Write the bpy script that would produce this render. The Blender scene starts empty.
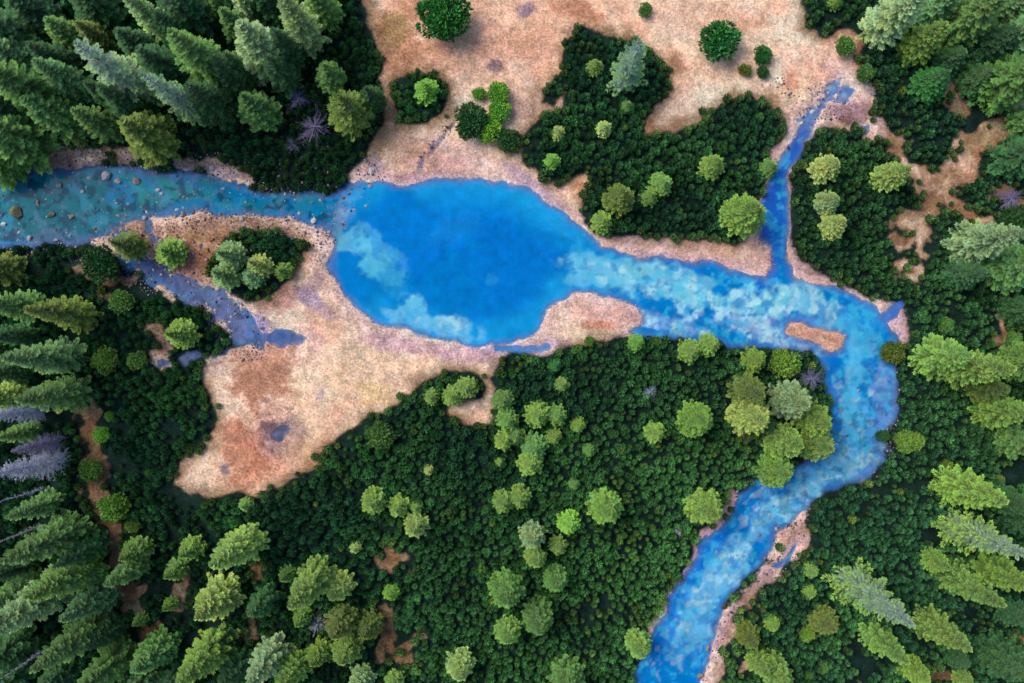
import bpy, math, random
import numpy as np
from mathutils import Vector, Matrix
random.seed(7); rng = np.random.default_rng(7)
scene = bpy.context.scene
col = scene.collection

# ------------------------------------------------------------------ camera
HC = 120.0                       # flying height
S = 168.0 / 1024.0               # metres on the ground per photo unit
CX, CY = 512.0, 341.5
def w2(px, py):                  # ground point seen at a place of the survey
    return ((px - CX) * S, (CY - py) * S)
def W(pts): return np.array([w2(*p) for p in pts])
cam_d = bpy.data.cameras.new("Camera"); cam = bpy.data.objects.new("Camera", cam_d)
col.objects.link(cam); cam.location = (0, 0, HC); cam_d.sensor_width = 36
cam_d.lens = 36 * HC / 168.0; cam_d.clip_end = 5000; scene.camera = cam

# ------------------------------------------------------------------ noise
TAB = rng.random((256, 256))
def vnoise(x, y):
    xi = np.floor(x).astype(int); yi = np.floor(y).astype(int)
    fx = x - xi; fy = y - yi
    fx = fx * fx * (3 - 2 * fx); fy = fy * fy * (3 - 2 * fy)
    g = lambda a, b: TAB[a & 255, b & 255]
    return (g(xi, yi) * (1 - fx) + g(xi + 1, yi) * fx) * (1 - fy) + (g(xi, yi + 1) * (1 - fx) + g(xi + 1, yi + 1) * fx) * fy
def fbm(x, y, sc, oct=4, off=0.0):
    s = 0; a = 0.5; t = 0
    for o in range(oct):
        s = s + a * vnoise(x / sc + 17.3 * o + off, y / sc + 9.1 * o - off); t += a
        a *= 0.5; sc *= 0.5
    return s / t                 # 0..1
def sst(a, b, x):
    t = np.clip((x - a) / (b - a), 0, 1); return t * t * (3 - 2 * t)

def sdf_poly(x, y, P):           # negative inside
    P = np.asarray(P); d = np.full(x.shape, 1e9); inside = np.zeros(x.shape, bool)
    for i in range(len(P)):
        ax, ay = P[i]; bx, by = P[(i + 1) % len(P)]
        ex, ey = bx - ax, by - ay; wx, wy = x - ax, y - ay
        t = np.clip((wx * ex + wy * ey) / (ex * ex + ey * ey + 1e-9), 0, 1)
        d = np.minimum(d, (wx - ex * t) ** 2 + (wy - ey * t) ** 2)
        if ay != by:
            c = ((ay > y) != (by > y)) & (x < (bx - ax) * (y - ay) / (by - ay) + ax)
            inside ^= c
    d = np.sqrt(d); return np.where(inside, -d, d)
def sdf_line(x, y, P, w0, w1=None):
    P = np.asarray(P); d = np.full(x.shape, 1e9); w1 = w0 if w1 is None else w1; n = len(P) - 1
    for i in range(n):
        ax, ay = P[i]; bx, by = P[i + 1]
        ex, ey = bx - ax, by - ay; wx, wy = x - ax, y - ay
        t = np.clip((wx * ex + wy * ey) / (ex * ex + ey * ey + 1e-9), 0, 1)
        w = w0 + (w1 - w0) * (i + t) / n
        d = np.minimum(d, np.hypot(wx - ex * t, wy - ey * t) - w)
    return d
def chaikin(P, n=2):
    P = np.asarray(P, float)
    for _ in range(n):
        Q = np.roll(P, -1, 0); P = np.stack([P * .75 + Q * .25, P * .25 + Q * .75], 1).reshape(-1, 2)
    return P
umin = np.minimum; umax = np.maximum

# ------------------------------------------------------------------ the map (survey outlines)
WATER = [(-130,185),(-40,178),(0,171),(33,172),(67,166),(95,163),(120,166),(150,167),(180,174),(213,173),(253,188),(275,196),
 (296,189),(329,194),(356,183),(366,178),(390,185),(406,183),(443,176),(489,181),(512,184),(532,193),(555,207),(579,223),
 (592,234),(609,248),(645,255),(679,260),(712,262),(742,275),(764,277),(771,270),(770,250),(759,240),(757,215),(763,200),(768,177),(781,163),(786,143),
 (803,128),(815,122),(803,141),(793,167),(790,187),(790,217),(787,238),(787,265),(792,279),(821,284),(848,293),(871,306),(888,325),(901,343),
 (893,361),(896,381),(901,398),(893,421),(887,434),(888,456),(865,482),(845,485),(818,498),(800,511),(790,522),(778,533),(772,552),
 (752,575),(725,605),(712,635),(709,652),(706,668),(699,690),(680,760),(670,860),(590,860),(612,760),(633,690),(638,660),(652,628),(667,605),
 (672,588),(689,565),(705,542),(725,518),(735,502),(752,480),(775,470),(800,462),(818,452),(828,430),(829,401),(825,372),(815,354),(790,349),
 (762,348),(725,345),(672,340),(640,338),(628,331),(638,324),(640,315),(625,301),(595,295),(565,296),(551,311),(540,330),
 (520,341),(500,345),(470,346),(436,341),(403,331),(376,325),(353,306),(341,290),(326,268),(328,252),(334,238),(330,228),
 (310,224),(285,219),(250,217),(213,213),(180,213),(150,219),(118,226),(108,236),(83,247),(33,246),(0,250),(-40,255),(-130,262)]
WATER = W(chaikin(WATER, 1))
CH = lambda pts: W(pts)
CHANNELS = [ # polyline, half width start, end (metres)
 (CH([(115,232),(128,252),(145,268),(170,283),(195,294),(215,305),(232,322),(243,335)]), 1.6, 2.2),
 (CH([(150,228),(162,250),(172,270),(200,286),(225,300),(243,320)]), .8, 1.1),
 (CH([(243,320),(255,338),(262,342)]), 1.8, 1.2),
 (CH([(165,365),(190,360),(215,355),(235,345)]), .7, .5),
 (CH([(812,118),(822,108),(832,92),(840,76)]), .9, .35),
 (CH([(778,178),(786,155),(800,137),(812,120)]), 1.4, 1.0),
 (CH([(800,118),(815,112),(832,100)]), .35, .35),
 (CH([(898,306),(893,312),(884,318)]), .7, .9),
 (CH([(795,545),(788,556),(776,566)]), .4, .5),
 (CH([(500,350),(525,350),(545,346)]), .7, .4),
]
PONDS = [W(chaikin([(268,335),(288,328),(306,337),(300,346),(277,350),(266,343)],1)),
         W(chaikin([(272,430),(282,424),(291,428),(288,436),(278,441),(271,437)],1)),
         W([(836,91),(847,87),(854,93),(848,97),(850,102),(841,100),(834,101)]),
         W(chaikin([(857,124),(867,123),(868,132),(859,132)],1))]
BARS = [W(chaikin([(785,328),(796,321),(812,328),(848,335),(842,353),(826,350),(806,342),(788,336)],1)),
        W(chaikin([(779,527),(787,524),(790,533),(783,540),(776,551),(768,562),(773,545),(775,535)],1))]

OPEN = [W([(352,-60),(362,0),(374,30),(381,70),(385,100),(380,125),(370,150),(352,180),(400,230),(560,260),(640,270),(720,285),(788,290),
          (789,200),(795,150),(818,128),(868,128),(873,108),(868,85),(858,74),(857,55),(862,44),(845,33),(825,38),(806,28),(798,5),(795,-60)]),
        W([(251,345),(203,358),(207,388),(219,425),(207,441),(187,456),(173,480),(187,491),(213,499),(235,493),(256,497),(276,493),(299,476),
           (320,464),(326,448),(346,430),(383,412),(400,401),(416,385),(443,373),(468,369),(482,380),(486,392),(470,400),(450,404),(444,413),(458,422),
           (480,427),(494,421),(495,395),(492,378),(499,362),(512,350),(545,352),(590,341),(640,335),(640,250),(330,230),(330,200),(200,192),(104,205),(93,245),(120,262),(180,290),(225,330)]),
        W([(728,490),(738,500),(700,560),(650,640),(646,625),(665,600),(690,560)]),
        W([(789,240),(787,262),(790,282),(860,302),(880,318),(903,345),(908,340),(906,318),(895,306),(880,302),(862,298),(835,284),(815,272),(800,262),(793,250)]),
       ]
OPENL = [ # polyline tracks and clearings: pts, half width m
 (CH([(-20,178),(30,172),(67,160),(110,155),(150,160),(200,163),(245,182)]), 1.3),
 (CH([(868,128),(890,145),(901,166)]), 1.2),
 (CH([(943,75),(944,98),(966,114)]), 1.6),
 (CH([(958,172),(968,152),(985,145),(1002,132),(1045,112)]), 1.9),
 (CH([(917,172),(935,190),(955,200),(982,218)]), 1.7),
 (CH([(903,226),(925,216),(943,198)]), 1.5),
 (CH([(905,270),(914,273)]), 1.1), (CH([(893,237),(900,240)]), 1.0), (CH([(919,228),(922,236),(912,262)]), .7),
 (CH([(1002,322),(1001,345)]), .8), (CH([(1005,285),(1006,300)]), .8), (CH([(1009,640),(1022,638)]), 1.1),
 (CH([(930,676),(945,672)]), 1.0), (CH([(1005,195),(1012,208)]), 1.6),
 (CH([(803,513),(800,541),(777,566),(747,592),(729,615),(717,645),(706,685)]), 1.25),
 (CH([(90,415),(88,440),(96,470),(102,497),(115,528),(122,556),(129,588),(140,610),(158,640),(178,690)]), 1.55),
 (CH([(90,262),(102,282),(125,283)]), 1.3), (CH([(150,330),(165,345)]), 1.2), (CH([(160,285),(172,300)]), 1.2),
 (CH([(384,555),(400,561)]), 1.5), (CH([(384,612),(383,650)]), 1.3), (CH([(395,648),(410,640),(411,655)]), 1.0),
 (CH([(258,545),(259,572)]), 1.3), (CH([(185,580),(182,598)]), 1.1), (CH([(253,610),(245,635)]), 1.2),
 (CH([(160,360),(150,352)]), .9), (CH([(748,665),(762,655)]), 1.2), (CH([(738,432),(745,445)]), 1.1),
]
THICK = [W([(579,27),(612,37),(632,40),(655,53),(670,70),(669,93),(645,120),(644,134),(672,132),(705,122),(709,110),(742,98),(770,104),(785,122),
            (780,140),(768,152),(767,178),(762,200),(756,222),(745,243),(729,246),(679,239),(639,239),(612,236),(592,233),(584,222),(583,205),(587,180),(582,173),
            (562,184),(545,183),(524,163),(521,135),(545,115),(562,110),(562,92),(555,108),(543,104),(540,90),(555,75),(566,72),(563,47)]),
         W(chaikin([(393,85),(405,74),(425,74),(444,82),(449,98),(442,115),(425,127),(405,124),(394,110)],1)),
         W(chaikin([(212,258),(222,240),(245,234),(280,228),(308,240),(300,262),(285,285),(258,303),(232,297),(215,280)],1)),
         W(chaikin([(498,133),(520,130),(525,150),(500,150)],1))]

def fields(x, y):
    """signed distances in metres (negative inside): water, open ground, thicket islands"""
    n1 = fbm(x, y, 3.0, 4) - .5; n2 = fbm(x, y, 3.0, 4, 50.) - .5
    xx = x + n1 * 2.2; yy = y + n2 * 2.2
    w = sdf_poly(xx, yy, WATER)
    brd = (fbm(x, y, 1.8, 3, 1100.) - .47) * 3.4
    for i_, (P, a, b) in enumerate(CHANNELS): w = umin(w, sdf_line(xx, yy, P, a, b) + (brd if i_ in (0, 1, 3, 4) else 0))
    for P in PONDS: w = umin(w, sdf_poly(xx, yy, P))
    for P in BARS: w = umax(w, -sdf_poly(xx, yy, P))
    x3 = x + n2 * 4.5; y3 = y + n1 * 4.5
    o = sdf_poly(xx, yy, OPEN[0])
    for P in OPEN[1:]: o = umin(o, sdf_poly(xx, yy, P))
    brk = (fbm(x, y, 2.2, 3, 410.) - .45) * 3.2
    for i_, (P, a) in enumerate(OPENL): o = umin(o, sdf_line(x3, y3, P, a * (.75 if i_ >= 19 else 1)) + (brk - .2) * (0. if i_ in (0, 14) else 1.))
    for P in BARS: o = umin(o, sdf_poly(xx, yy, P) - .3)
    t = sdf_poly(xx, yy, THICK[0])
    for P in THICK[1:]: t = umin(t, sdf_poly(xx, yy, P))
    o = umax(o, -t)
    return w, o

def height(x, y, w=None):
    if w is None: w, _ = fields(x, y)
    land = 0.03 + 0.30 * (1 - np.exp(-np.maximum(w, 0) / 3.5)) + (fbm(x, y, 14., 3, 9.) - .5) * .7 * sst(.5, 6, w)
    bed = -0.05 - 0.9 * (1 - np.exp(np.minimum(w, 0) / 4.0))
    k = sst(-.5, .5, w)
    return bed * (1 - k) + land * k + (fbm(x, y, .9, 2, 3.) - .5) * .07

def lin(c):
    c = np.array(c, float) / 255.; return np.where(c <= .04045, c / 12.92, ((c + .055) / 1.055) ** 2.4)

# painted patches: centre, radii (photo units), angle deg, colour, strength
GP = [((400,55),(32,58),0,(188,138,104),.75),((396,30),(14,22),0,(165,150,96),.6),((455,60),(34,30),0,(206,164,136),.5),
 ((400,150),(30,9),0,(224,194,136),.7),((585,14),(26,12),20,(186,134,104),.7),((520,75),(40,40),0,(214,172,146),.5),
 ((742,88),(46,20),-8,(232,204,178),.7),((650,128),(16,12),40,(190,140,104),.7),((675,60),(16,16),0,(190,142,112),.6),((700,20),(50,18),0,(206,164,136),.5),
 ((815,60),(30,30),0,(214,162,134),.6),((862,60),(8,18),0,(196,120,90),.6),((497,68),(8,7),30,(128,104,112),.8),((525,12),(9,5),-40,(140,126,150),.8),
 ((855,112),(24,13),0,(118,70,72),.95),((790,85),(8,10),0,(190,120,96),.6),((600,20),(16,7),0,(190,140,110),.5),((384,115),(8,26),0,(140,96,84),.7),
 ((527,112),(16,10),0,(180,140,130),.5),((583,195),(8,18),0,(214,162,118),.6),
 ((350,385),(60,30),-20,(222,190,156),.6),((390,400),(30,10),25,(220,184,120),.5),((260,388),(26,42),10,(178,116,86),.85),((236,442),(36,30),0,(192,128,98),.85),
 ((250,470),(40,16),0,(206,150,118),.6),((281,433),(25,18),20,(110,76,88),1),((266,401),(7,6),0,(158,112,120),.7),((225,468),(6,6),0,(130,110,124),.9),
 ((215,445),(10,30),0,(226,190,150),.5),((310,440),(30,24),0,(224,194,158),.6),((322,395),(6,8),0,(176,150,160),.6),((469,384),(24,8),0,(190,150,100),.5),((470,415),(20,8),0,(206,164,130),.6),
 ((200,265),(46,22),30,(160,104,70),.9),((215,232),(80,12),0,(168,124,88),.85),((300,262),(22,14),-40,(198,150,128),.6),((135,238),(24,12),0,(156,130,90),.8),((277,300),(26,14),-30,(190,138,122),.8),
 ((315,302),(6,26),-50,(158,140,170),.8),((312,285),(20,8),-50,(170,140,150),.7),((255,322),(16,10),30,(160,140,172),.9),((325,325),(16,20),0,(204,158,130),.5),
 ((247,355),(30,10),0,(214,160,120),.5),((600,318),(34,14),0,(210,160,146),.7),((596,326),(24,5),0,(206,146,116),.8),((560,345),(26,6),0,(186,156,176),.8),((500,350),(30,6),0,(172,148,180),.7),
 ((430,350),(50,8),10,(196,152,156),.8),((470,358),(40,6),0,(200,150,150),.6),((690,262),(70,10),3,(196,156,152),.7),((430,150),(50,16),0,(212,176,164),.6),((421,164),(9,3),-70,(120,110,150),.8),((438,143),(16,3),-50,(130,112,130),.8),((450,128),(8,4),-50,(70,64,80),.9),((400,178),(40,5),0,(196,160,164),.7),((545,196),(40,7),38,(186,156,170),.8),((373,165),(10,16),0,(150,140,160),.8),
 ((815,338),(44,18),12,(206,164,134),.9),((820,275),(40,8),25,(190,158,166),.7),((895,320),(14,22),-20,(172,140,160),.7),
 ((700,545),(60,9),-52,(172,132,150),.85),((790,535),(16,16),0,(196,150,132),.8),((745,600),(60,9),-50,(176,136,140),.9),
 ((97,480),(10,30),0,(170,112,80),.7),((113,530),(9,22),0,(166,130,122),.7),((130,590),(12,18),0,(160,110,74),.8),((88,435),(9,20),0,(138,104,62),.9),((155,632),(26,18),30,(100,72,62),.9),
 ((259,560),(10,26),0,(110,66,60),.9),((391,558),(12,7),0,(128,98,58),.95),((395,640),(20,24),0,(92,76,54),.9),
 ((955,105),(20,24),0,(150,128,100),.9),((1000,130),(40,16),-25,(170,142,104),.9),((985,155),(12,8),0,(196,138,104),.8),((945,200),(40,24),0,(168,124,98),.9),((970,205),(10,14),0,(206,150,120),.8),((910,271),(9,5),0,(186,116,84),1),
 ((897,238),(10,6),0,(128,92,76),1),((1002,335),(9,16),0,(140,100,96),1),((1015,638),(10,6),0,(170,110,72),1),((935,675),(20,10),0,(90,66,66),1),((885,148),(12,18),-30,(170,124,104),.9),((1006,200),(16,14),0,(128,104,110),.9),
 ((110,283),(20,12),0,(150,108,80),.9),((160,340),(14,10),0,(120,100,104),.9),((150,165),(60,8),0,(140,116,116),.9),((60,165),(60,8),0,(120,100,90),.9),((215,172),(30,8),0,(150,128,128),.8),((40,250),(60,7),0,(150,130,140),.9)]
WP = [((60,210),(150,44),0,(8,104,142),1),((260,205),(85,24),0,(18,112,152),1),((60,195),(70,14),0,(14,112,150),.6),((180,192),(60,10),8,(24,134,168),.7),((225,205),(70,7),3,(44,124,156),.7),
 ((60,240),(60,7),0,(84,100,160),.6),((190,209),(60,5),0,(70,100,160),.6),((345,212),(12,28),18,(120,140,190),.75),((335,190),(14,10),0,(60,110,180),.6),((300,205),(30,16),0,(44,128,176),.5),
 ((352,240),(18,16),0,(96,172,212),.85),((376,258),(28,13),52,(90,178,214),.9),((392,285),(18,10),60,(30,140,204),.7),((430,324),(37,12),14,(170,212,228),1),((414,308),(15,11),40,(110,184,218),.9),
 ((430,225),(60,30),0,(4,112,204),.5),((455,230),(20,10),-20,(22,128,208),.6),((510,275),(60,40),0,(4,104,196),.5),((548,212),(34,7),38,(32,134,206),.8),((490,280),(8,6),0,(40,140,210),.5),
 ((572,281),(26,6),-12,(120,184,214),.9),((610,268),(34,11),8,(112,178,212),1),((655,280),(44,13),8,(120,184,214),1),((700,283),(26,9),10,(100,172,212),.9),((712,300),(24,12),0,(120,184,216),.9),((745,302),(46,15),6,(132,190,218),1),
 ((800,300),(44,13),18,(128,186,214),1),((822,318),(26,14),30,(110,170,214),.9),((755,325),(60,10),8,(146,162,214),.9),((670,325),(40,8),12,(118,150,212),.95),((790,342),(40,8),8,(150,160,214),.9),
 ((800,322),(22,8),0,(60,104,190),.7),((870,320),(20,24),-40,(34,138,208),.9),((862,345),(14,26),0,(60,156,212),.9),((850,400),(18,48),10,(84,172,222),.95),((862,440),(14,30),10,(80,158,214),.7),
 ((835,395),(6,40),0,(14,104,200),.8),((884,400),(14,50),0,(96,132,208),.85),((868,470),(26,16),-30,(110,140,206),.85),((820,475),(36,16),-25,(112,178,224),.95),((795,500),(34,15),-35,(118,176,222),.95),
 ((760,500),(18,10),-40,(20,116,208),.6),((750,540),(44,15),-50,(112,174,220),.95),((720,580),(46,15),-55,(106,168,218),.95),((760,545),(10,14),0,(10,104,202),.6),((690,630),(40,17),-62,(96,164,214),.95),
 ((680,665),(16,12),-60,(30,128,206),.6),((700,560),(60,7),-52,(8,104,204),.7),((665,640),(40,6),-65,(10,106,206),.7),((770,225),(12,50),5,(34,92,190),1),((775,250),(10,26),0,(24,104,200),.8),((800,150),(30,40),40,(30,84,186),1),
 ((835,95),(18,20),0,(120,146,200),1),((820,110),(14,8),-45,(110,116,180),.9),((190,285),(70,24),35,(78,98,150),1),((150,268),(24,10),35,(30,90,170),.8),((225,310),(26,16),40,(110,120,176),.8),((285,338),(20,10),0,(28,92,170),1),((280,432),(44,40),0,(92,82,112),1),
 ((190,360),(40,10),-10,(96,110,160),.9),((896,312),(14,10),-30,(60,100,196),.9),((525,348),(34,6),-8,(112,126,204),1),((863,128),(10,10),0,(70,104,190),1)]
def paint(px, py, patches, base, n, e0=1.35, e1=.6):
    c = np.tile(lin(base), (len(px), 1))
    for (cx, cy), (rx, ry), a, rgb, st in patches:
        m = (np.abs(px - cx) < 2.2 * max(rx, ry)) & (np.abs(py - cy) < 2.2 * max(rx, ry))
        if not m.any(): continue
        a = math.radians(a); dx = px[m] - cx; dy = py[m] - cy
        u = dx * math.cos(a) + dy * math.sin(a); v = -dx * math.sin(a) + dy * math.cos(a)
        d = np.sqrt((u / rx) ** 2 + (v / ry) ** 2) + n[m]
        k = (st * sst(e0, e1, d))[:, None]
        c[m] = c[m] * (1 - k) + lin(rgb) * k
    return c

# ------------------------------------------------------------------ mesh helpers
def mesh_quads(name, V, Q, C=None, smooth=False):
    V = np.asarray(V, np.float32); Q = np.asarray(Q, np.int32); me = bpy.data.meshes.new(name)
    me.vertices.add(len(V)); me.vertices.foreach_set('co', V.ravel())
    me.loops.add(Q.size); me.loops.foreach_set('vertex_index', Q.ravel())
    me.polygons.add(len(Q)); me.polygons.foreach_set('loop_start', np.arange(0, Q.size, Q.shape[1], dtype=np.int32))
    if smooth: me.polygons.foreach_set('use_smooth', np.ones(len(Q), bool))
    if C is not None:
        C = np.asarray(C, np.float32)
        if C.ndim == 1: C = np.stack([C, C, C], 1)
        if C.shape[1] == 3: C = np.concatenate([C, np.ones((len(C), 1), np.float32)], 1)
        at = me.color_attributes.new('Col', 'FLOAT_COLOR', 'POINT'); at.data.foreach_set('color', C.ravel())
    me.update(calc_edges=True); me.validate(); return me
def link(name, me, m=None, parent=None):
    o = bpy.data.objects.new(name, me); col.objects.link(o)
    if m and me and not me.materials: me.materials.append(m)
    if parent: o.parent = parent
    return o
def tag(o, label=None, cat=None, group=None, kind=None):
    for k, v in (('label', label), ('category', cat), ('group', group), ('kind', kind)):
        if v: o[k] = v
    return o

# ------------------------------------------------------------------ materials
def newmat(name):
    m = bpy.data.materials.new(name); m.use_nodes = True; nt = m.node_tree
    b = nt.nodes['Principled BSDF']; return m, nt, b
def N(nt, t, **kw):
    n = nt.nodes.new(t)
    for k, v in kw.items(): setattr(n, k, v)
    return n
def mathn(nt, op, a, b=None, clamp=False):
    n = nt.nodes.new('ShaderNodeMath'); n.operation = op; n.use_clamp = clamp
    for i, v in enumerate((a, b)):
        if v is None: continue
        if isinstance(v, (int, float)): n.inputs[i].default_value = v
        else: nt.links.new(v, n.inputs[i])
    return n.outputs[0]
def mixc(nt, f, a, b, blend='MIX'):
    n = nt.nodes.new('ShaderNodeMix'); n.data_type = 'RGBA'; n.blend_type = blend
    for s, v in ((n.inputs[0], f), (n.inputs[6], a), (n.inputs[7], b)):
        if isinstance(v, (int, float)): s.default_value = v
        elif isinstance(v, (tuple, list, np.ndarray)): s.default_value = (*[float(q) for q in v[:3]], 1)
        else: nt.links.new(v, s)
    return n.outputs[2]
def noise(nt, sc, det=3, rough=.6, co=None):
    n = N(nt, 'ShaderNodeTexNoise'); n.inputs['Scale'].default_value = sc; n.inputs['Detail'].default_value = det
    n.inputs['Roughness'].default_value = rough
    if co is not None: nt.links.new(co, n.inputs['Vector'])
    return n.outputs['Fac']
def ramp(nt, f, a, b, lo=0., hi=1.):
    n = N(nt, 'ShaderNodeMapRange'); nt.links.new(f, n.inputs[0])
    for i, v in enumerate((a, b, lo, hi)): n.inputs[i + 1].default_value = v
    return n.outputs[0]

def mat_ground():
    m, nt, b = newmat('meadow_ground'); geo = N(nt, 'ShaderNodeNewGeometry').outputs['Position']
    at = N(nt, 'ShaderNodeAttribute', attribute_name='Col')
    n1 = noise(nt, .6, 6, .8, geo); n2 = noise(nt, 2.6, 3, .7, geo); n3 = noise(nt, .16, 3, .5, geo)
    c = mixc(nt, 1., at.outputs['Color'], ramp(nt, n1, .35, .65, .68, 1.35), 'MULTIPLY')
    c = mixc(nt, 1., c, ramp(nt, n2, .35, .65, .72, 1.35), 'MULTIPLY')
    c = mixc(nt, ramp(nt, n3, .45, .7, 0, .35), c, mixc(nt, 1., c, (.8, .72, .5), 'MULTIPLY'))
    nt.links.new(c, b.inputs['Base Color']); b.inputs['Roughness'].default_value = .95; b.inputs['Specular IOR Level'].default_value = .1
    bp = N(nt, 'ShaderNodeBump'); bp.inputs['Strength'].default_value = .8; bp.inputs['Distance'].default_value = .15
    nt.links.new(n2, bp.inputs['Height']); nt.links.new(bp.outputs[0], b.inputs['Normal']); return m
def mat_water():
    m, nt, b = newmat('clear_water'); geo = N(nt, 'ShaderNodeNewGeometry').outputs['Position']
    at = N(nt, 'ShaderNodeAttribute', attribute_name='Col')
    n1 = noise(nt, .5, 6, .7, geo); n2 = noise(nt, 2.2, 4, .65, geo)
    c = mixc(nt, 1., at.outputs['Color'], ramp(nt, n1, .3, .7, .86, 1.14), 'MULTIPLY')
    c = mixc(nt, 1., c, ramp(nt, n2, .3, .7, .93, 1.07), 'MULTIPLY')
    nt.links.new(c, b.inputs['Base Color']); b.inputs['Roughness'].default_value = .08; b.inputs['IOR'].default_value = 1.33; b.inputs['Specular IOR Level'].default_value = .08
    bp = N(nt, 'ShaderNodeBump'); bp.inputs['Strength'].default_value = .25; bp.inputs['Distance'].default_value = .04
    nt.links.new(noise(nt, 1.6, 3, .6, geo), bp.inputs['Height']); nt.links.new(bp.outputs[0], b.inputs['Normal'])
    tr = N(nt, 'ShaderNodeBsdfTransparent'); tr.inputs[0].default_value = (.72, .84, .95, 1)
    mx = N(nt, 'ShaderNodeMixShader'); nt.links.new(at.outputs['Alpha'], mx.inputs[0])
    nt.links.new(tr.outputs[0], mx.inputs[1]); nt.links.new(b.outputs[0], mx.inputs[2])
    nt.links.new(mx.outputs[0], nt.nodes['Material Output'].inputs[0]); return m
def mat_leaf(name, inner=.28, tip=1.5, gsc=0., pale=None):
    m, nt, b = newmat(name); at = N(nt, 'ShaderNodeAttribute', attribute_name='Col')
    oi = N(nt, 'ShaderNodeObjectInfo'); geo = N(nt, 'ShaderNodeNewGeometry').outputs['Position']
    sx = N(nt, 'ShaderNodeSeparateColor'); nt.links.new(at.outputs['Color'], sx.inputs[0])
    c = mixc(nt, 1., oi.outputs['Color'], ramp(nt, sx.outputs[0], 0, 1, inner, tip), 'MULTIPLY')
    warm = mixc(nt, 1., c, (1.35, 1.05, .6), 'MULTIPLY')
    c = mixc(nt, ramp(nt, noise(nt, .5, 3, .6, geo), .4, .7, 0, .7), c, warm)
    if pale is not None: c = mixc(nt, sx.outputs[1], c, pale)
    nt.links.new(c, b.inputs['Base Color']); b.inputs['Roughness'].default_value = .75; b.inputs['Specular IOR Level'].default_value = .25
    return m
def mat_col(name, rough=.9, sc=3., amp=.35):
    m, nt, b = newmat(name); at = N(nt, 'ShaderNodeAttribute', attribute_name='Col'); geo = N(nt, 'ShaderNodeNewGeometry').outputs['Position']
    c = mixc(nt, 1., at.outputs['Color'], ramp(nt, noise(nt, sc, 4, .7, geo), .3, .7, 1 - amp, 1 + amp), 'MULTIPLY')
    nt.links.new(c, b.inputs['Base Color']); b.inputs['Roughness'].default_value = rough; b.inputs['Specular IOR Level'].default_value = .15; return m
def mat_tint(name, c0, c1, sc=4., rough=.9):
    m, nt, b = newmat(name); tc = N(nt, 'ShaderNodeTexCoord').outputs['Object']; oi = N(nt, 'ShaderNodeObjectInfo')
    c = mixc(nt, ramp(nt, noise(nt, sc, 5, .7, tc), .35, .65), lin(c0), lin(c1))
    c = mixc(nt, 1., c, oi.outputs['Color'], 'MULTIPLY')
    nt.links.new(c, b.inputs['Base Color']); b.inputs['Roughness'].default_value = rough
    bp = N(nt, 'ShaderNodeBump'); bp.inputs['Strength'].default_value = .5; bp.inputs['Distance'].default_value = .05
    nt.links.new(noise(nt, sc * 2, 4, .7, tc), bp.inputs['Height']); nt.links.new(bp.outputs[0], b.inputs['Normal']); return m
M_ground = mat_ground(); M_water = mat_water()
M_leaf = mat_leaf('conifer_needles', .26, 1.55, pale=lin((170, 180, 150))); M_pale = mat_leaf('frosted_needles', .45, 1.5, pale=lin((172, 188, 200)))
M_bush = mat_leaf('bush_leaves', .25, 1.4); M_thick = mat_col('dwarf_pine_needles', .8, .35, .35)
M_grass = mat_col('dry_grass_blades', .9, .6, .2); M_stone = mat_col('river_stone', .85, 5., .3)
M_bark = mat_tint('bark', (70, 55, 45), (110, 95, 85)); M_dead = mat_tint('bleached_wood', (150, 150, 172), (205, 206, 222))
M_rock = mat_tint('boulder_stone', (120, 116, 118), (205, 198, 196), 2.5)

# ------------------------------------------------------------------ ground and water
def axis(half, step, far):
    inner = np.arange(-half, half + step / 2, step); out = []; v = half; s = step
    while v < far: s *= 1.22; v += s; out.append(v)
    out = np.array(out); return np.concatenate([-out[::-1], inner, out])
gx = axis(92, .21, 2500); gy = axis(64, .21, 2500)
X, Y = np.meshgrid(gx, gy); x = X.ravel(); y = Y.ravel()
w, op = fields(x, y); z = height(x, y, w)
PX = x / S + CX; PY = CY - y / S
nw = (fbm(x, y, 5., 6, 21.) - .5) * 2.6 + (fbm(x, y, .8, 2, 11.) - .5) * .8
cg = paint(PX, PY, GP, (236, 200, 172), nw * .8)
cg = np.minimum(cg * np.array([1.12, 1.12, 1.10]), .9)
L1 = fbm(x, y, 13., 5, 811.); L2 = fbm(x, y, 8., 5, 911.)
ks = (sst(.5, .66, L1) * .5)[:, None]; cg = cg * (1 - ks) + cg * lin((222, 176, 148)) / lin((228, 196, 172)) * ks * np.array([.95, .78, .68])
ks = (sst(.52, .7, L2) * .55)[:, None]; cg = cg * (1 - ks) + np.minimum(cg * np.array([1.12, 1.22, 1.3]), .85) * ks
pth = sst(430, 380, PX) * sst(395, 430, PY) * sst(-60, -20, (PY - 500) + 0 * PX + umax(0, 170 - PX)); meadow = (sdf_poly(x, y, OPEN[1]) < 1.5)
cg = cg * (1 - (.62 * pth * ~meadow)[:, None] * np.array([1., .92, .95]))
under = lin((26, 46, 38)) * (0.6 + .8 * fbm(x, y, 2., 3, 5.))[:, None]  # shade between the shrubs, painted into the ground colour
edge = lin((150, 112, 76))
k1 = sst(2.6, -.1, -op + (fbm(x, y, 3., 3, 611.) - .5) * 3.5) * .8 ; ke = (k1 * (w > 1.2))[:, None]
cg = cg * (1 - ke) + edge * ke
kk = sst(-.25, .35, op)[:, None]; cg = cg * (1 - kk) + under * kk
bar_d0 = umin(sdf_poly(x, y, BARS[0]), sdf_poly(x, y, BARS[1]))
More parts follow.
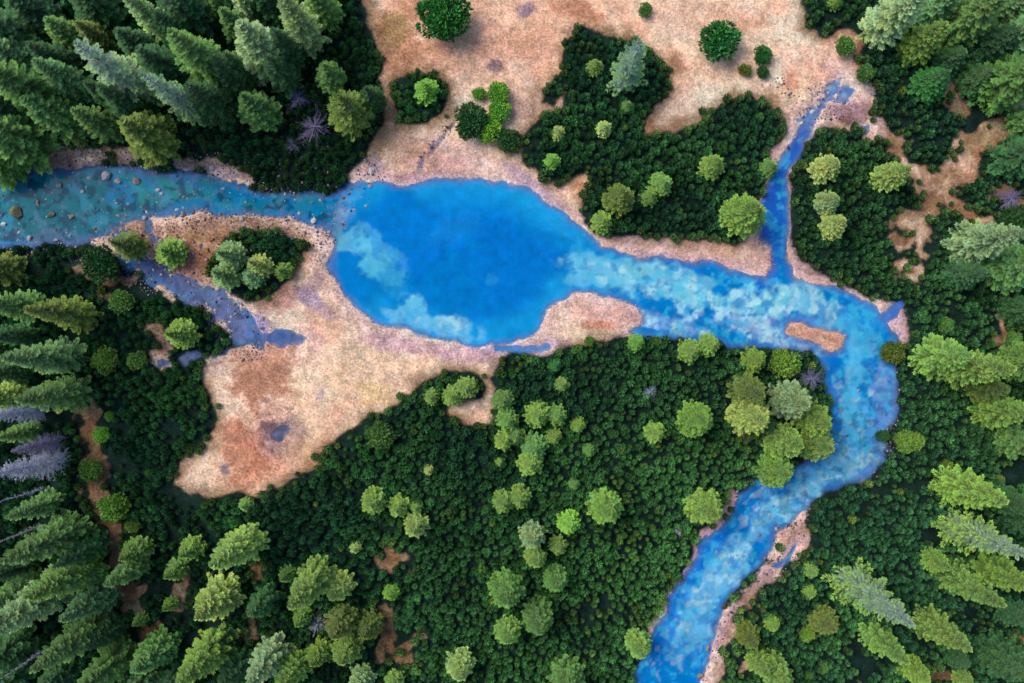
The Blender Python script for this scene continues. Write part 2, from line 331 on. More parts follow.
# wet shore band
kb = (sst(4.2, .3, w + (fbm(x, y, 2.5, 4, 921.) - .5) * 4) * .5 * (w > -3) * sst(.5, 0, op) * (1 - .55 * sst(320, 300, PX)) * (1 - .6 * (bar_d0 < 1)))[:, None]; cg = cg * (1 - kb) + lin((216, 182, 184)) * kb
kd = (sst(.2, -1.0, w) * (1 - .8 * sst(335, 325, PX) * sst(355, 365, PY)))[:, None]; cg = cg * (1 - kd) + lin((150, 160, 200)) * kd
nx, ny = len(gx), len(gy); idx = np.arange(nx * ny).reshape(ny, nx)
Q = np.stack([idx[:-1, :-1], idx[:-1, 1:], idx[1:, 1:], idx[1:, :-1]], -1).reshape(-1, 4)
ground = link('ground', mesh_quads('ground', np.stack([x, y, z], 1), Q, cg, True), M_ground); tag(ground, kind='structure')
nv = (fbm(x, y, 7., 6, 77.) - .5) * 2.6 + (fbm(x, y, 1.6, 4, 12.) - .5) * 1.6
cw = paint(PX, PY, WP, (2, 116, 194), nv, 1.3, .68)
cy = (sst(-7, -1.2, w) * sst(.3, .6, fbm(x, y, 9., 3, 301.)) * .75 * sst(340, 355, PX) * sst(650, 560, PX))[:, None]; cw = cw * (1 - cy) + lin((24, 150, 216)) * cy
pk = sst(.05, .2, cw[:, 0]) * sst(335, 350, PX)          # break the pale bed patches up: dark gaps and chalky flecks
f1 = fbm(x, y, 2.0, 5, 140.); f2 = fbm(x, y, 1.3, 4, 160.)
gap = (pk * sst(.47, .31, f1) * .7)[:, None]; cw = cw * (1 - gap) + lin((6, 116, 196)) * gap
chk = (pk * sst(.45, .75, f2) * .55)[:, None]; cw = cw * (1 - chk) + lin((190, 214, 226)) * chk
f3 = fbm(x, y, 1.1, 4, 512.); cyn = (sst(.5, .68, f3) * .5 * sst(540, 620, PX))[:, None]; cw = cw * (1 - cyn) + lin((70, 180, 220)) * cyn
f4 = fbm(x, y, 1.0, 4, 633.); dk = (sst(.42, .3, f4) * .5 * sst(540, 620, PX))[:, None]; cw = cw * (1 - dk) + lin((10, 104, 186)) * dk
tanf = (sst(.58, .76, fbm(x, y, 1.2, 4, 733.)) * .4 * sst(350, 400, PY) * (w < -1.5))[:, None]; cw = cw * (1 - tanf) + lin((178, 176, 190)) * tanf
tl = (sst(350, 325, PX) * sst(262, 235, PY))[:, None]; cw = cw * (1 - tl * np.array([0, .04, .26]))
wh = (sst(.14, .3, cw[:, 0]) * sst(340, 350, PX) * sst(.25, .7, fbm(x, y, 1.6, 5, 1010.)) * .6)[:, None]; cw = cw * (1 - wh) + lin((178, 214, 228)) * wh
cw = np.minimum(cw * np.array([1.0, 1.16, .98]), .85)
mot = fbm(x, y, 1.6, 4, 33.); cw = cw * (.82 + .36 * mot)[:, None]
# shallows with brownish-violet bed in the stony stream
rive = sst(345, 325, PX) + sst(700, 800, PX) * sst(350, 420, PY) * .6
st = (sst(.58, .74, fbm(x, y, 1.3, 4, 61.)) * .4 * rive)[:, None]; cw = cw * (1 - st) + lin((110, 128, 158)) * st
st = (sst(.48, .34, fbm(x, y, 1.0, 4, 261.)) * .7 * rive)[:, None]; cw = cw * (1 - st) + lin((8, 56, 84)) * st
st = (sst(.6, .7, fbm(x, y, 2.5, 4, 361.)) * .5 * rive)[:, None]; cw = cw * (1 - st) + lin((50, 150, 180)) * st
kl = (sst(-1.4, -.1, w) * .35 * (1 - sst(340, 325, PX) * sst(250, 260, PY)))[:, None]; cw = cw * (1 - kl) + lin((120, 140, 210)) * kl
al = sst(.5, -1.0, w + (fbm(x, y, 1.2, 3, 2.) - .5) * .7) * .97
shal = umax(sst(100, 112, PX) * sst(340, 330, PX) * sst(222, 240, PY), (PX > 790) * sst(150, 112, PY))
sm = (shal * .45 * (1 - .5 * (fbm(x, y, 1., 3, 55.) < .5)))[:, None]; cw = cw * (1 - sm) + lin((136, 136, 172)) * sm
al = al * (1 - .38 * shal * sst(.4, .6, fbm(x, y, 1.6, 3, 71.)))
keep = (w < .6)[Q].any(1) & (np.abs(x) < 140)[Q].all(1) & (np.abs(y) < 110)[Q].all(1)
Qw = Q[keep]; used, inv = np.unique(Qw, return_inverse=True)
Vw = np.stack([x[used], y[used], np.zeros(len(used))], 1)
water = link('water', mesh_quads('water', Vw, inv.reshape(-1, 4), np.concatenate([cw[used], al[used, None]], 1), True), M_water)
tag(water, kind='structure')
from math import floor
def interp(F, qx, qy):
    i = np.clip(np.searchsorted(gx, qx) - 1, 0, nx - 2); j = np.clip(np.searchsorted(gy, qy) - 1, 0, ny - 2)
    return F.reshape(ny, nx)[j, i] if F.ndim == 1 else F.reshape(ny, nx, -1)[j, i]
def gz(qx, qy): return float(interp(z, np.array([qx]), np.array([qy]))[0])

# ------------------------------------------------------------------ leaf / bark geometry
class LB:
    def __init__(s): s.v = []; s.c = []; s.n = 0
    def leaf(s, p, d, wv, c0, c1, g0=0., g1=0.):   # rhombic spray from p along d, half width wv
        m = p + d * .55; s.v += [p, m + wv, p + d, m - wv]
        cm = (c0 + c1) / 2; s.c += [(c0, g0, 0), (cm, (g0 + g1) / 2, 0), (c1, g1, 0), (cm, (g0 + g1) / 2, 0)]; s.n += 1
    def mesh(s, name): return mesh_quads(name, np.array(s.v), np.arange(s.n * 4).reshape(-1, 4), np.array(s.c))
def tube(V, Q, p0, p1, r0, r1, k=6):
    p0 = np.array(p0, float); p1 = np.array(p1, float); d = p1 - p0; d /= np.linalg.norm(d) + 1e-9
    a = np.cross(d, (0, 0, 1)) if abs(d[2]) < .9 else np.cross(d, (1, 0, 0)); a /= np.linalg.norm(a); b = np.cross(d, a)
    n = len(V)
    for p, r in ((p0, r0), (p1, r1)):
        for i in range(k): t = 2 * math.pi * i / k; V.append(p + (a * math.cos(t) + b * math.sin(t)) * r)
    for i in range(k): j = (i + 1) % k; Q.append((n + i, n + j, n + k + j, n + k + i))
def trunk_mesh(hr, r0, seed, name='trunk'):
    R = random.Random(seed); V = []; Q = []; p = np.zeros(3); p[2] = -.15; n = 6; q = p
    for i in range(n):
        q2 = np.array([R.uniform(-.02, .02), R.uniform(-.02, .02), hr * (i + 1) / n * .97]); 
        tube(V, Q, q, q2, r0 * (1 - i / n) + .01, r0 * (1 - (i + 1) / n) + .01, 7); q = q2
    for i in range(5): a = R.uniform(0, 6.28); zz = hr * R.uniform(.1, .5); tube(V, Q, (0, 0, zz), (math.cos(a) * .3, math.sin(a) * .3, zz - .02), .02, .008, 4)
    return mesh_quads(name, V, Q, smooth=True)
def conifer(seed, hr, prof, nt=34, nb=11, dens=9, droop=.25, top_up=.7, tw=.34, fat=.16, ragged=.25, pale=0., lobv=.18):
    R = random.Random(seed); L = LB(); az = 0
    lob = [R.uniform(1 - lobv, 1 + lobv * .5) for _ in range(7)]; ph = R.random() * 6.28
    for i in range(nt):
        t = .05 + .93 * (i / (nt - 1)) ** .92; zc = hr * t; n = max(4, int(nb * (1 - t * .55)))
        for j in range(n):
            az += 2.39996 + R.uniform(-.25, .25)
            l = prof(t) * R.uniform(1 - ragged, 1.0 + ragged * .35) * lob[int(((az + ph) % 6.2832) / 6.2832 * 7) % 7]
            if R.random() < .05: l *= .5
            if l < .04: l = .04
            e = top_up * t ** 1.5 - droop * (1 - t) + R.uniform(-.1, .1)
            ca, sa = math.cos(az), math.sin(az); d0 = np.array([ca * math.cos(e), sa * math.cos(e), math.sin(e)])
            side = np.array([-sa, ca, 0.]); zz = zc + R.uniform(-.5, .5) * hr / nt
            br = R.uniform(.6, 1.25)
            for k in range(dens):
                s_ = .12 + .88 * (k + R.random() * .6) / dens
                p = np.array([0, 0, zz]) + d0 * l * s_ + np.array([0, 0, -.18 * l * s_ * s_ + .10 * l * s_ ** 4])
                lt = tw * l * (1.05 - .72 * s_) + .055
                c0 = (.02 + .40 * s_) * br; c1 = (.10 + 1.15 * s_ ** 1.4) * br  # crown shade and lit tips painted in: dark near trunk, light outside
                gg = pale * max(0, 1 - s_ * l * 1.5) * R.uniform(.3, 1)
                for sg in (-1, 1):
                    f = R.uniform(.45, .8); dd = d0 * f + side * sg * R.uniform(.6, .95) + np.array([0, 0, R.uniform(-.25, .18)])
                    dd = dd * lt
                    wv = np.cross(dd, np.array([R.uniform(-.5, .5), R.uniform(-.5, .5), 1.])); wv = wv / (np.linalg.norm(wv) + 1e-9) * (lt * fat + .012)
                    L.leaf(p, dd, wv, c0, c1, gg, gg * .6)
            p = np.array([0, 0, zz]) + d0 * l * .9 + np.array([0, 0, -.1 * l]); dd = d0 * (.16 * l + .05) + np.array([0, 0, .03])
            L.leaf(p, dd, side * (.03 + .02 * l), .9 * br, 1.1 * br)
    for j in range(7):
        a = R.uniform(0, 6.28); L.leaf(np.array([0, 0, hr * .94]), np.array([math.cos(a) * .05, math.sin(a) * .05, hr * .07]), np.array([-math.sin(a) * .02, math.cos(a) * .02, 0]), .8, 1.15, pale * .7, pale * .5)
    return L.mesh('crown')
sp = lambda t: (min(1, t / .14) ** .6) * (1 - t) ** .55 * (1.0 - .12 * t)
yp = lambda t: (min(1, t / .22) ** .6) * (1 - t ** 1.3) ** 1.0 * 1.04
HS, HY, HB = 5.0, 2.7, 1.35
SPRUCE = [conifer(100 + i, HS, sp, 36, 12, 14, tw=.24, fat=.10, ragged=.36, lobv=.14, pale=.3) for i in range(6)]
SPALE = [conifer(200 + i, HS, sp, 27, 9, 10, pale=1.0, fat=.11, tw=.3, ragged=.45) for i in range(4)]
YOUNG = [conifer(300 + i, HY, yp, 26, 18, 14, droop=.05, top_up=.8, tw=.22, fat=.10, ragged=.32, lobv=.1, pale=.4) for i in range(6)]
def bushm(seed, hb=HB, n=2600):
    R = random.Random(seed); L = LB(); lobes = []
    for i in range(22):
        a = i * 2.4 + R.uniform(-.5, .5); r = math.sqrt((i + .5) / 22) * .74; lobes.append((np.array([math.cos(a) * r, math.sin(a) * r, hb * (.25 + .5 * (1 - r * r) * R.uniform(.7, 1.15))]), R.uniform(.22, .36)))
    for i in range(n):
        c, r = lobes[i % len(lobes)]; th = R.uniform(0, 6.28); u = R.uniform(-.25, 1)
        nrm = np.array([math.cos(th) * math.sqrt(1 - u * u), math.sin(th) * math.sqrt(1 - u * u), u])
        p = c + nrm * r * R.uniform(.75, 1.0); d = nrm * .15 + np.array([R.uniform(-.1, .1), R.uniform(-.1, .1), R.uniform(0, .06)])
        wv = np.cross(d, np.array([R.uniform(-1, 1), R.uniform(-1, 1), .5])); wv = wv / (np.linalg.norm(wv) + 1e-9) * .055
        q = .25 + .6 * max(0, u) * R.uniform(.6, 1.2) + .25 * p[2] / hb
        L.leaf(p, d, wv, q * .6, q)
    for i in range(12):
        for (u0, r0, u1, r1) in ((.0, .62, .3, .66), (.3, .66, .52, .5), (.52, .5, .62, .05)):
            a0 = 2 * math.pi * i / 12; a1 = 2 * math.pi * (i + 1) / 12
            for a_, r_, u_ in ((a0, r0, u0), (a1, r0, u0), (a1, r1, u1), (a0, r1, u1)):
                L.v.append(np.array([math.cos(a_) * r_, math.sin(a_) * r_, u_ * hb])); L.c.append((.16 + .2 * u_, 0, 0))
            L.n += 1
    return L.mesh('foliage')
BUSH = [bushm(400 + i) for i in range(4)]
TR_S = [trunk_mesh(HS, .085, 1), trunk_mesh(HS, .085, 2)]; TR_Y = [trunk_mesh(HY, .05, 3), trunk_mesh(HY, .05, 4)]
def stem_mesh(seed):
    R = random.Random(seed); V = []; Q = []
    for i in range(6):
        a = R.uniform(0, 6.28); r = R.uniform(.3, .6); tube(V, Q, (0, 0, -.1), (math.cos(a) * r, math.sin(a) * r, R.uniform(.5, .9)), .035, .01, 5)
    return mesh_quads('stem', V, Q, smooth=True)
STEM = [stem_mesh(5), stem_mesh(6)]
def dead_branches(seed, hr, prof, nt=26, nb=6, th=.014, sub=4):
    R = random.Random(seed); V = []; Q = []
    for i in range(nt):
        t = .06 + .92 * i / (nt - 1)
        for j in range(nb):
            az = R.uniform(0, 6.28); l = prof(t) * R.uniform(.5, 1.1); e = R.uniform(-.25, .2) + t * .4
            d = np.array([math.cos(az) * math.cos(e), math.sin(az) * math.cos(e), math.sin(e)]); p0 = np.array([0, 0, hr * t])
            q = p0 + d * l * .55; q2 = p0 + d * l + np.array([0, 0, -.08 * l]); tube(V, Q, p0, q, th, th * .7, 3); tube(V, Q, q, q2, th * .7, th * .3, 3)
            sd = np.array([-math.sin(az), math.cos(az), 0])
            for k in range(sub):
                s_ = R.uniform(.3, .95); pp = p0 + d * l * s_; dd = d * .5 + sd * R.choice((-1, 1)) * R.uniform(.5, 1) + np.array([0, 0, R.uniform(-.3, .3)])
                tube(V, Q, pp, pp + dd * l * .3 * (1.2 - s_), th * .6, th * .25, 3)
    if hr > 1: tube(V, Q, (0, 0, .02), (0, 0, hr * .95), .035, .008, 5)
    if hr < 1: tube(V, Q, (0, 0, -.1), (0, 0, hr * .98), .06, .015, 6)
    return mesh_quads('branches', V, Q)
DEADT = [dead_branches(500 + i, HS, sp, 40, 9, .022, 6) for i in range(3)]
DEADN = [dead_branches(510 + i, HS, lambda t: .5 * (1 - t) + .1, 26, 5, .02, 3) for i in range(2)]
DEADB = [dead_branches(520 + i, .6, lambda t: 1.0 * (1 - .6 * t), 9, 9, .02, 5) for i in range(2)]
TR_D = trunk_mesh(HS, .075, 8); TR_B = trunk_mesh(.55, .06, 9)
for t_ in (TR_D, TR_B): t_.materials.append(M_dead)
for t_ in TR_S + TR_Y + STEM: t_.materials.append(M_bark)
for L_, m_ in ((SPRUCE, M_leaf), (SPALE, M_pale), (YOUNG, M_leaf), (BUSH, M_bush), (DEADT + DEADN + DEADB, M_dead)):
    for q in L_: q.materials.append(m_)

# ------------------------------------------------------------------ the trees one by one
# kind: S tall spruce, P pale blue tipped spruce, Y young rounded conifer, B bush, D dead spruce, N narrow dead stem, d dead shrub
TINT = {'k': (46, 84, 46), 'm': (88, 128, 62), 'g': (52, 112, 52), 'l': (108, 142, 64), 'b': (108, 158, 60), 'o': (92, 112, 50), 'y': (136, 158, 84), 'p': (122, 152, 100), 't': (84, 122, 70), '-': (255, 255, 255), 'v': (190, 180, 205)}
TWORD = {'k': 'dark green', 'm': 'mid green', 'g': 'bright green', 'l': 'lime green', 'b': 'vivid lime green', 'o': 'olive green', 'y': 'pale lime', 'p': 'greyish green', 't': 'blue green', '-': 'bleached grey', 'v': 'purplish grey'}
ZONES = {
'in the upper left forest above the stream': 'SLf', 
}
TREES = [
('in the upper left forest', [
 (153,18,30,66,'S','p'),(70,37,33,52,'S','m'),(122,78,50,96,'P','p'),(181,99,40,84,'P','m'),(206,63,46,78,'S','m'),(190,13,50,60,'S','k'),(30,92,48,96,'S','m'),
 (70,83,32,66,'S','t'),(22,142,54,74,'S','m'),(104,125,32,54,'S','m'),(153,139,48,62,'S','o'),(82,138,19,24,'Y','o'),(13,43,58,72,'S','k'),(40,16,46,60,'S','k'),
 (98,37,26,44,'S','o'),(100,10,46,56,'S','k'),(166,68,38,60,'S','k'),(112,98,28,50,'S','k'),(235,27,26,38,'S','m'),(265,54,50,68,'S','p'),(242,69,28,42,'S','m'),
 (261,114,40,48,'Y','m'),(222,4,26,34,'S','m'),(248,7,28,38,'S','p'),(301,29,35,70,'S','p'),(324,12,33,44,'S','m'),(268,5,36,44,'S','k'),(334,83,34,36,'Y','m'),
 (353,117,46,56,'Y','o'),(374,104,30,36,'Y','k'),(58,62,34,60,'S','k'),(215,105,36,56,'S','k'),(10,110,40,70,'S','k'),(140,48,34,50,'S','k'),(284,76,30,46,'S','k'),(60,118,40,64,'S','m'),(130,108,34,60,'S','k'),(232,78,32,52,'S','k'),(290,50,30,46,'S','k'),(20,62,44,76,'S','t'),(176,34,34,54,'S','k'),(5,165,40,50,'S','m'),
 (316,128,36,0,'d','v'),(300,100,26,0,'d','v'),(294,145,22,0,'d','v')]),
('in the meadow at the top edge', [(444,19,48,0,'B','g'),(645,11,13,0,'B','m'),(719,42,35,0,'B','g'),(762,56,17,0,'B','g'),(744,71,12,0,'B','o'),(762,73,12,0,'B','k'),
 (844,47,18,0,'B','m'),(865,74,17,0,'B','m'),(758,118,9,0,'B','m')]),
('on the dark shrub mound above the pool', [(426,90,26,0,'Y','b')]),
('in the bush cluster above the pool', [(479,95,12,0,'B','b'),(499,95,21,0,'B','b'),(500,112,20,0,'B','b'),(489,130,24,0,'B','b'),(471,123,32,0,'B','k'),(507,141,20,0,'B','k')]),
('in the thicket north of the pool', [(629,70,36,76,'P','t'),(627,106,15,0,'Y','m'),(595,67,19,0,'Y','l'),(558,133,17,0,'Y','y'),(604,129,18,0,'Y','y'),(552,161,18,0,'Y','b'),
 (709,170,26,30,'Y','l'),(616,204,33,36,'Y','o'),(649,197,20,0,'Y','l'),(661,184,26,0,'Y','l'),(602,222,23,0,'Y','l'),(739,219,42,42,'Y','l'),(769,167,19,0,'Y','m')]),
('between tributary and right forest', [(821,171,30,34,'Y','y'),(823,204,25,28,'Y','p'),(829,227,28,30,'Y','y'),(886,178,32,42,'Y','y'),(835,2,15,0,'Y','l'),(925,87,36,46,'Y','g')]),
('in the upper right forest', [(891,20,44,76,'S','p'),(920,45,32,56,'S','l'),(965,22,50,82,'S','m'),(930,13,40,60,'S','t'),(1002,84,54,72,'S','m'),(970,83,40,44,'Y','k'),
 (1010,42,50,70,'S','t'),(1001,10,46,60,'S','t'),(1014,160,40,52,'S','k'),(1008,200,26,0,'d','v'),(984,52,24,0,'d','v'),(985,48,36,60,'S','k'),(1022,122,30,40,'S','m'),(945,64,30,40,'S','k'),(1018,225,34,0,'B','k')]),
('by the stony side channel', [(133,246,30,38,'Y','o'),(176,254,33,30,'Y','l'),(122,302,22,0,'B','m'),(187,334,31,54,'Y','l'),(113,360,24,30,'B','l'),(138,361,18,0,'B','l'),(103,264,34,0,'B','k')]),
('on the small island left of the pool', [(237,257,32,34,'Y','p'),(230,277,30,34,'Y','p'),(264,267,25,28,'Y','y'),(283,271,20,0,'Y','l'),(252,276,24,0,'Y','p')]),
('in the left edge forest above bleached trees', [(67,314,33,78,'S','o'),(20,305,31,66,'S','m'),(7,270,32,40,'S','o'),(50,358,35,92,'S','t'),(57,394,33,88,'S','m'),(8,396,30,60,'S','y'),(22,432,20,64,'S','m'),(12,335,24,60,'S','k'),(10,372,24,60,'S','k')]),
('at the left edge', [(24,413,30,66,'D','-'),(38,467,40,84,'D','-'),(20,496,14,60,'N','-'),(22,533,14,56,'N','-'),(30,660,16,62,'N','-'),(45,445,26,56,'D','v')]),
('beside the brown track on the left', [(98,468,21,22,'B','l'),(122,504,28,34,'B','l'),(133,525,13,0,'B','l'),(103,434,15,0,'B','b'),(111,416,9,0,'B','b'),(143,618,15,28,'Y','l'),(172,602,15,20,'Y','l'),(150,473,8,0,'B','b')]),
('in the lower left forest', [(38,506,24,84,'S','t'),(50,540,38,108,'S','m'),(72,575,38,80,'S','m'),(34,602,44,104,'S','p'),(80,637,37,88,'S','m'),(112,663,37,70,'S','m'),(130,570,24,64,'S','m'),(140,548,29,38,'Y','l'),
 (195,546,26,30,'Y','l'),(180,567,23,40,'Y','l'),(222,593,46,64,'Y','y'),(241,546,37,58,'S','l'),(245,505,15,0,'Y','l'),(208,652,40,68,'S','l'),(158,650,34,54,'S','m'),(14,648,44,60,'S','k'),(240,664,30,44,'S','k'),(180,675,26,40,'S','k'),(10,568,26,70,'S','k'),(10,680,36,60,'S','k'),(60,676,30,50,'S','k'),(95,600,32,60,'S','t'),(150,675,30,46,'S','t'),(6,610,36,70,'S','t'),(85,550,26,56,'S','k'),(225,635,26,36,'Y','k'),(265,600,26,36,'S','k'),(20,590,30,70,'S','m'),(110,630,26,48,'S','k')]),
('in the forest at the bottom left', [(311,582,34,54,'S','l'),(342,583,31,42,'Y','y'),(289,572,18,30,'Y','m'),(304,615,20,28,'Y','l'),(344,618,35,44,'Y','o'),(371,622,28,32,'Y','o'),(349,645,32,36,'Y','l'),(321,650,26,32,'Y','l'),
 (296,665,32,48,'S','l'),(269,656,34,54,'S','p'),(363,675,28,32,'Y','p'),(396,676,22,24,'Y','l'),(319,622,26,0,'d','-'),(391,593,18,0,'Y','b')]),
('in the thicket below the straw meadow', [(373,501,28,0,'Y','l'),(399,507,24,0,'Y','l'),(416,506,15,0,'Y','l'),(418,521,26,28,'Y','y'),(355,548,13,0,'Y','y'),(429,470,11,0,'Y','y'),(381,435,25,0,'B','m'),(432,397,18,0,'Y','l'),(452,396,23,0,'Y','l'),(466,388,25,0,'Y','l'),
 (461,659,32,34,'Y','y')]),
('in the thicket below the pool', [(503,400,24,0,'Y','m'),(508,421,25,0,'Y','m'),(504,441,23,0,'Y','l'),(537,415,27,0,'Y','l'),(557,416,22,0,'Y','l'),(554,436,18,0,'Y','l'),(578,425,17,0,'Y','l'),(534,447,29,0,'Y','m'),(589,450,14,0,'Y','m'),(516,436,21,0,'Y','m'),
 (499,462,11,0,'Y','l'),(530,463,28,0,'Y','l'),(555,366,15,0,'Y','g'),(562,385,16,0,'Y','l'),(503,502,25,0,'Y','l'),(520,498,26,0,'Y','l'),(574,484,13,0,'Y','m')]),
('in the lower middle thicket', [(602,501,36,36,'Y','l'),(569,523,25,0,'Y','b'),(532,530,29,30,'Y','p'),(535,552,25,26,'Y','l'),(558,546,20,0,'Y','l'),(555,574,27,28,'Y','m'),(507,585,37,38,'Y','m'),(507,627,27,30,'Y','l'),(537,611,37,40,'Y','m'),(567,671,40,42,'Y','m'),(679,530,13,0,'d','-')]),
('in the thicket left of the river', [(636,343,19,0,'Y','b'),(656,341,9,0,'B','l'),(589,341,9,0,'B','l'),(690,351,25,0,'Y','l'),(709,345,24,0,'Y','l'),(689,416,37,38,'Y','l'),(655,433,23,0,'Y','l'),(650,391,18,0,'d','-'),(700,503,36,38,'Y','l'),(637,640,29,42,'Y','l')]),
('in the grove inside the river bend', [(755,360,27,0,'Y','l'),(784,363,28,0,'B','l'),(742,390,38,38,'Y','o'),(742,414,44,42,'Y','y'),(783,399,42,42,'Y','p'),(808,418,38,40,'Y','l'),(811,442,36,38,'Y','l'),(778,440,40,42,'Y','l'),(769,468,38,36,'Y','l'),(765,425,26,0,'Y','k'),(810,378,30,0,'d','v')]),
('on the right bank of the river', [(905,441,20,0,'B','l'),(914,441,17,0,'B','l'),(893,352,22,0,'B','o'),(945,325,14,0,'B','m'),(1013,338,14,0,'B','m'),(883,436,12,0,'B','k'),(946,464,10,0,'B','l'),(998,479,10,0,'B','l')]),
('in the right edge forest', [(1012,440,32,46,'S','m'),(1016,310,30,40,'S','k'),(960,275,30,44,'S','k'),(1005,500,30,50,'S','k'),(937,357,37,56,'S','l'),(968,368,38,72,'S','l'),(983,388,28,44,'S','o'),(998,411,34,58,'S','l'),(981,243,40,72,'S','p'),(1008,268,50,64,'S','t'),(1016,361,40,48,'S','m'),
 (966,488,38,70,'S','l'),(975,535,40,84,'P','l'),(931,560,26,36,'Y','l'),(968,585,30,76,'S','l'),(998,572,32,58,'S','l')]),
('in the lower right forest', [(869,592,43,90,'P','l'),(940,630,30,62,'S','l'),(880,641,27,54,'S','l'),(821,618,30,34,'Y','o'),(806,633,15,0,'B','l'),(811,571,17,0,'Y','l'),(810,593,15,0,'Y','l'),
 (773,625,17,0,'Y','l'),(911,668,25,36,'S','l'),(960,676,20,26,'Y','l'),(775,669,28,42,'S','l'),(746,632,26,36,'Y','o'),(757,660,26,38,'Y','l'),(1001,656,40,50,'S','k'),(822,667,11,0,'B','m'),(808,674,9,0,'B','m'),(1012,612,28,44,'S','k'),(1018,520,26,44,'S','k'),(955,655,22,30,'S','k')]),
]
KW = {'S': ('spruce_tree', 'tall', 'spruce', 'spruce trees'), 'P': ('spruce_tree', 'frosty tipped', 'spruce', 'spruce trees'), 'Y': ('young_conifer', 'rounded', 'young conifer', 'young conifers'),
      'B': ('bush', 'low', 'bush', 'bushes'), 'D': ('dead_tree', 'bare', 'dead spruce', 'dead trees'), 'N': ('dead_tree', 'bare narrow', 'dead spruce', 'dead trees'), 'd': ('dead_shrub', 'bare', 'dead shrub', 'dead shrubs')}
ORD = ['', 'second', 'third', 'fourth', 'fifth', 'sixth', 'seventh', 'eighth', 'ninth', 'tenth']
def put(px, py, wpx, Lp, kind, tint, label, idx):
    u = np.array([px - CX, py - CY]); rc = np.linalg.norm(u); u = u / max(rc, 1)
    R = wpx * S / 2
    if Lp:
        h = (Lp - wpx * .5) / (.86 * max(rc, 1)) * HC; lo, hi = (2.6, 6.0) if kind in 'SPDN' else (1.9, 3.3)
        if kind == 'N': lo, hi = 10, 22
        if kind == 'B': lo, hi = 1.1, 1.5
        h = min(max(h, lo * R), hi * R); 
        if kind in 'SPDN': h = min(h, 27)
        tp = np.array([px, py]) + u * Lp / 2 ; k = (HC - h * .98) / HC; gp = (np.array([CX, CY]) + (tp - (CX, CY)) * k)
        # keep the blob centred when the height had to be clamped
        inner = gp + (0, 0) - u * wpx * .5; ctr = (inner + tp) / 2; gp = gp + (np.array([px, py]) - ctr)
    else:
        h = {'Y': 2.3, 'B': 1.3, 'd': .6}.get(kind, 3) * R; R = R * (1.35 if kind == 'd' else 1); k = (HC - h * .5) / HC; gp = np.array([CX, CY]) + (np.array([px, py]) - (CX, CY)) * k
    X0, Y0 = w2(*gp); kk_ = (HC - h * .35) / HC; Rm = R * kk_ * 1.06
    r = random.Random(idx * 7 + 3)
    nm = KW[kind][0]; e = bpy.data.objects.new(nm, None); col.objects.link(e); e.empty_display_size = .5
    e.location = (X0, Y0, gz(X0, Y0)); e.rotation_euler = (r.uniform(-.03, .03), r.uniform(-.03, .03), r.uniform(0, 6.28))
    lib, tr, hr, pn, tn = {'S': (SPRUCE, TR_S, HS, 'crown', 'trunk'), 'P': (SPALE, TR_S, HS, 'crown', 'trunk'), 'Y': (YOUNG, TR_Y, HY, 'crown', 'trunk'), 'B': (BUSH, STEM, HB, 'foliage', 'stem'),
      'D': (DEADT, [TR_D], HS, 'branches', 'trunk'), 'N': (DEADN, [TR_D], HS, 'branches', 'trunk'), 'd': (DEADB, [TR_B], .6, 'branches', 'stem')}[kind]
    sx = Rm * r.uniform(.97, 1.05) * (1.19 if kind in 'SP' else 1.04)
    e.scale = (sx, sx, h / hr)
    c = bpy.data.objects.new(pn, lib[idx % len(lib)]); col.objects.link(c); c.parent = e
    b = c
    if kind != 'd': b = bpy.data.objects.new(tn, tr[idx % len(tr)]); col.objects.link(b); b.parent = e
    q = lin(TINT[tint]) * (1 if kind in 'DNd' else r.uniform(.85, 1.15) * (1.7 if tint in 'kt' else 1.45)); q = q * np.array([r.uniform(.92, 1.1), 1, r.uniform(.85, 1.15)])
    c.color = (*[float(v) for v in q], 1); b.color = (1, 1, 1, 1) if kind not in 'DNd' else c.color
    tag(e, label, KW[kind][2], KW[kind][3])
    return X0, Y0, Rm
FOOT = []; idx = 0
for zone, lst in TREES:
    cls = {}
    for i, t in enumerate(lst): cls.setdefault((t[4], t[5]), []).append(i)
    for key, ids in cls.items():
        ids.sort(key=lambda i: lst[i][0]); n = len(ids)
        for r_, i in enumerate(ids):
            a = f"{KW[key[0]][1]} {TWORD[key[1]]} {KW[key[0]][2]}"
            if n == 1: pos = ''
            elif r_ == 0: pos = 'leftmost '
            elif r_ == n - 1: pos = 'rightmost '
            elif r_ < (n + 1) // 2: pos = ORD[r_] + ' from left '
            else: pos = ORD[n - 1 - r_] + ' from right '
            lab = a + (', ' + pos if pos else ' ') + zone
            FOOT.append(put(*lst[i], lab, idx)); idx += 1
FT = np.array(FOOT)

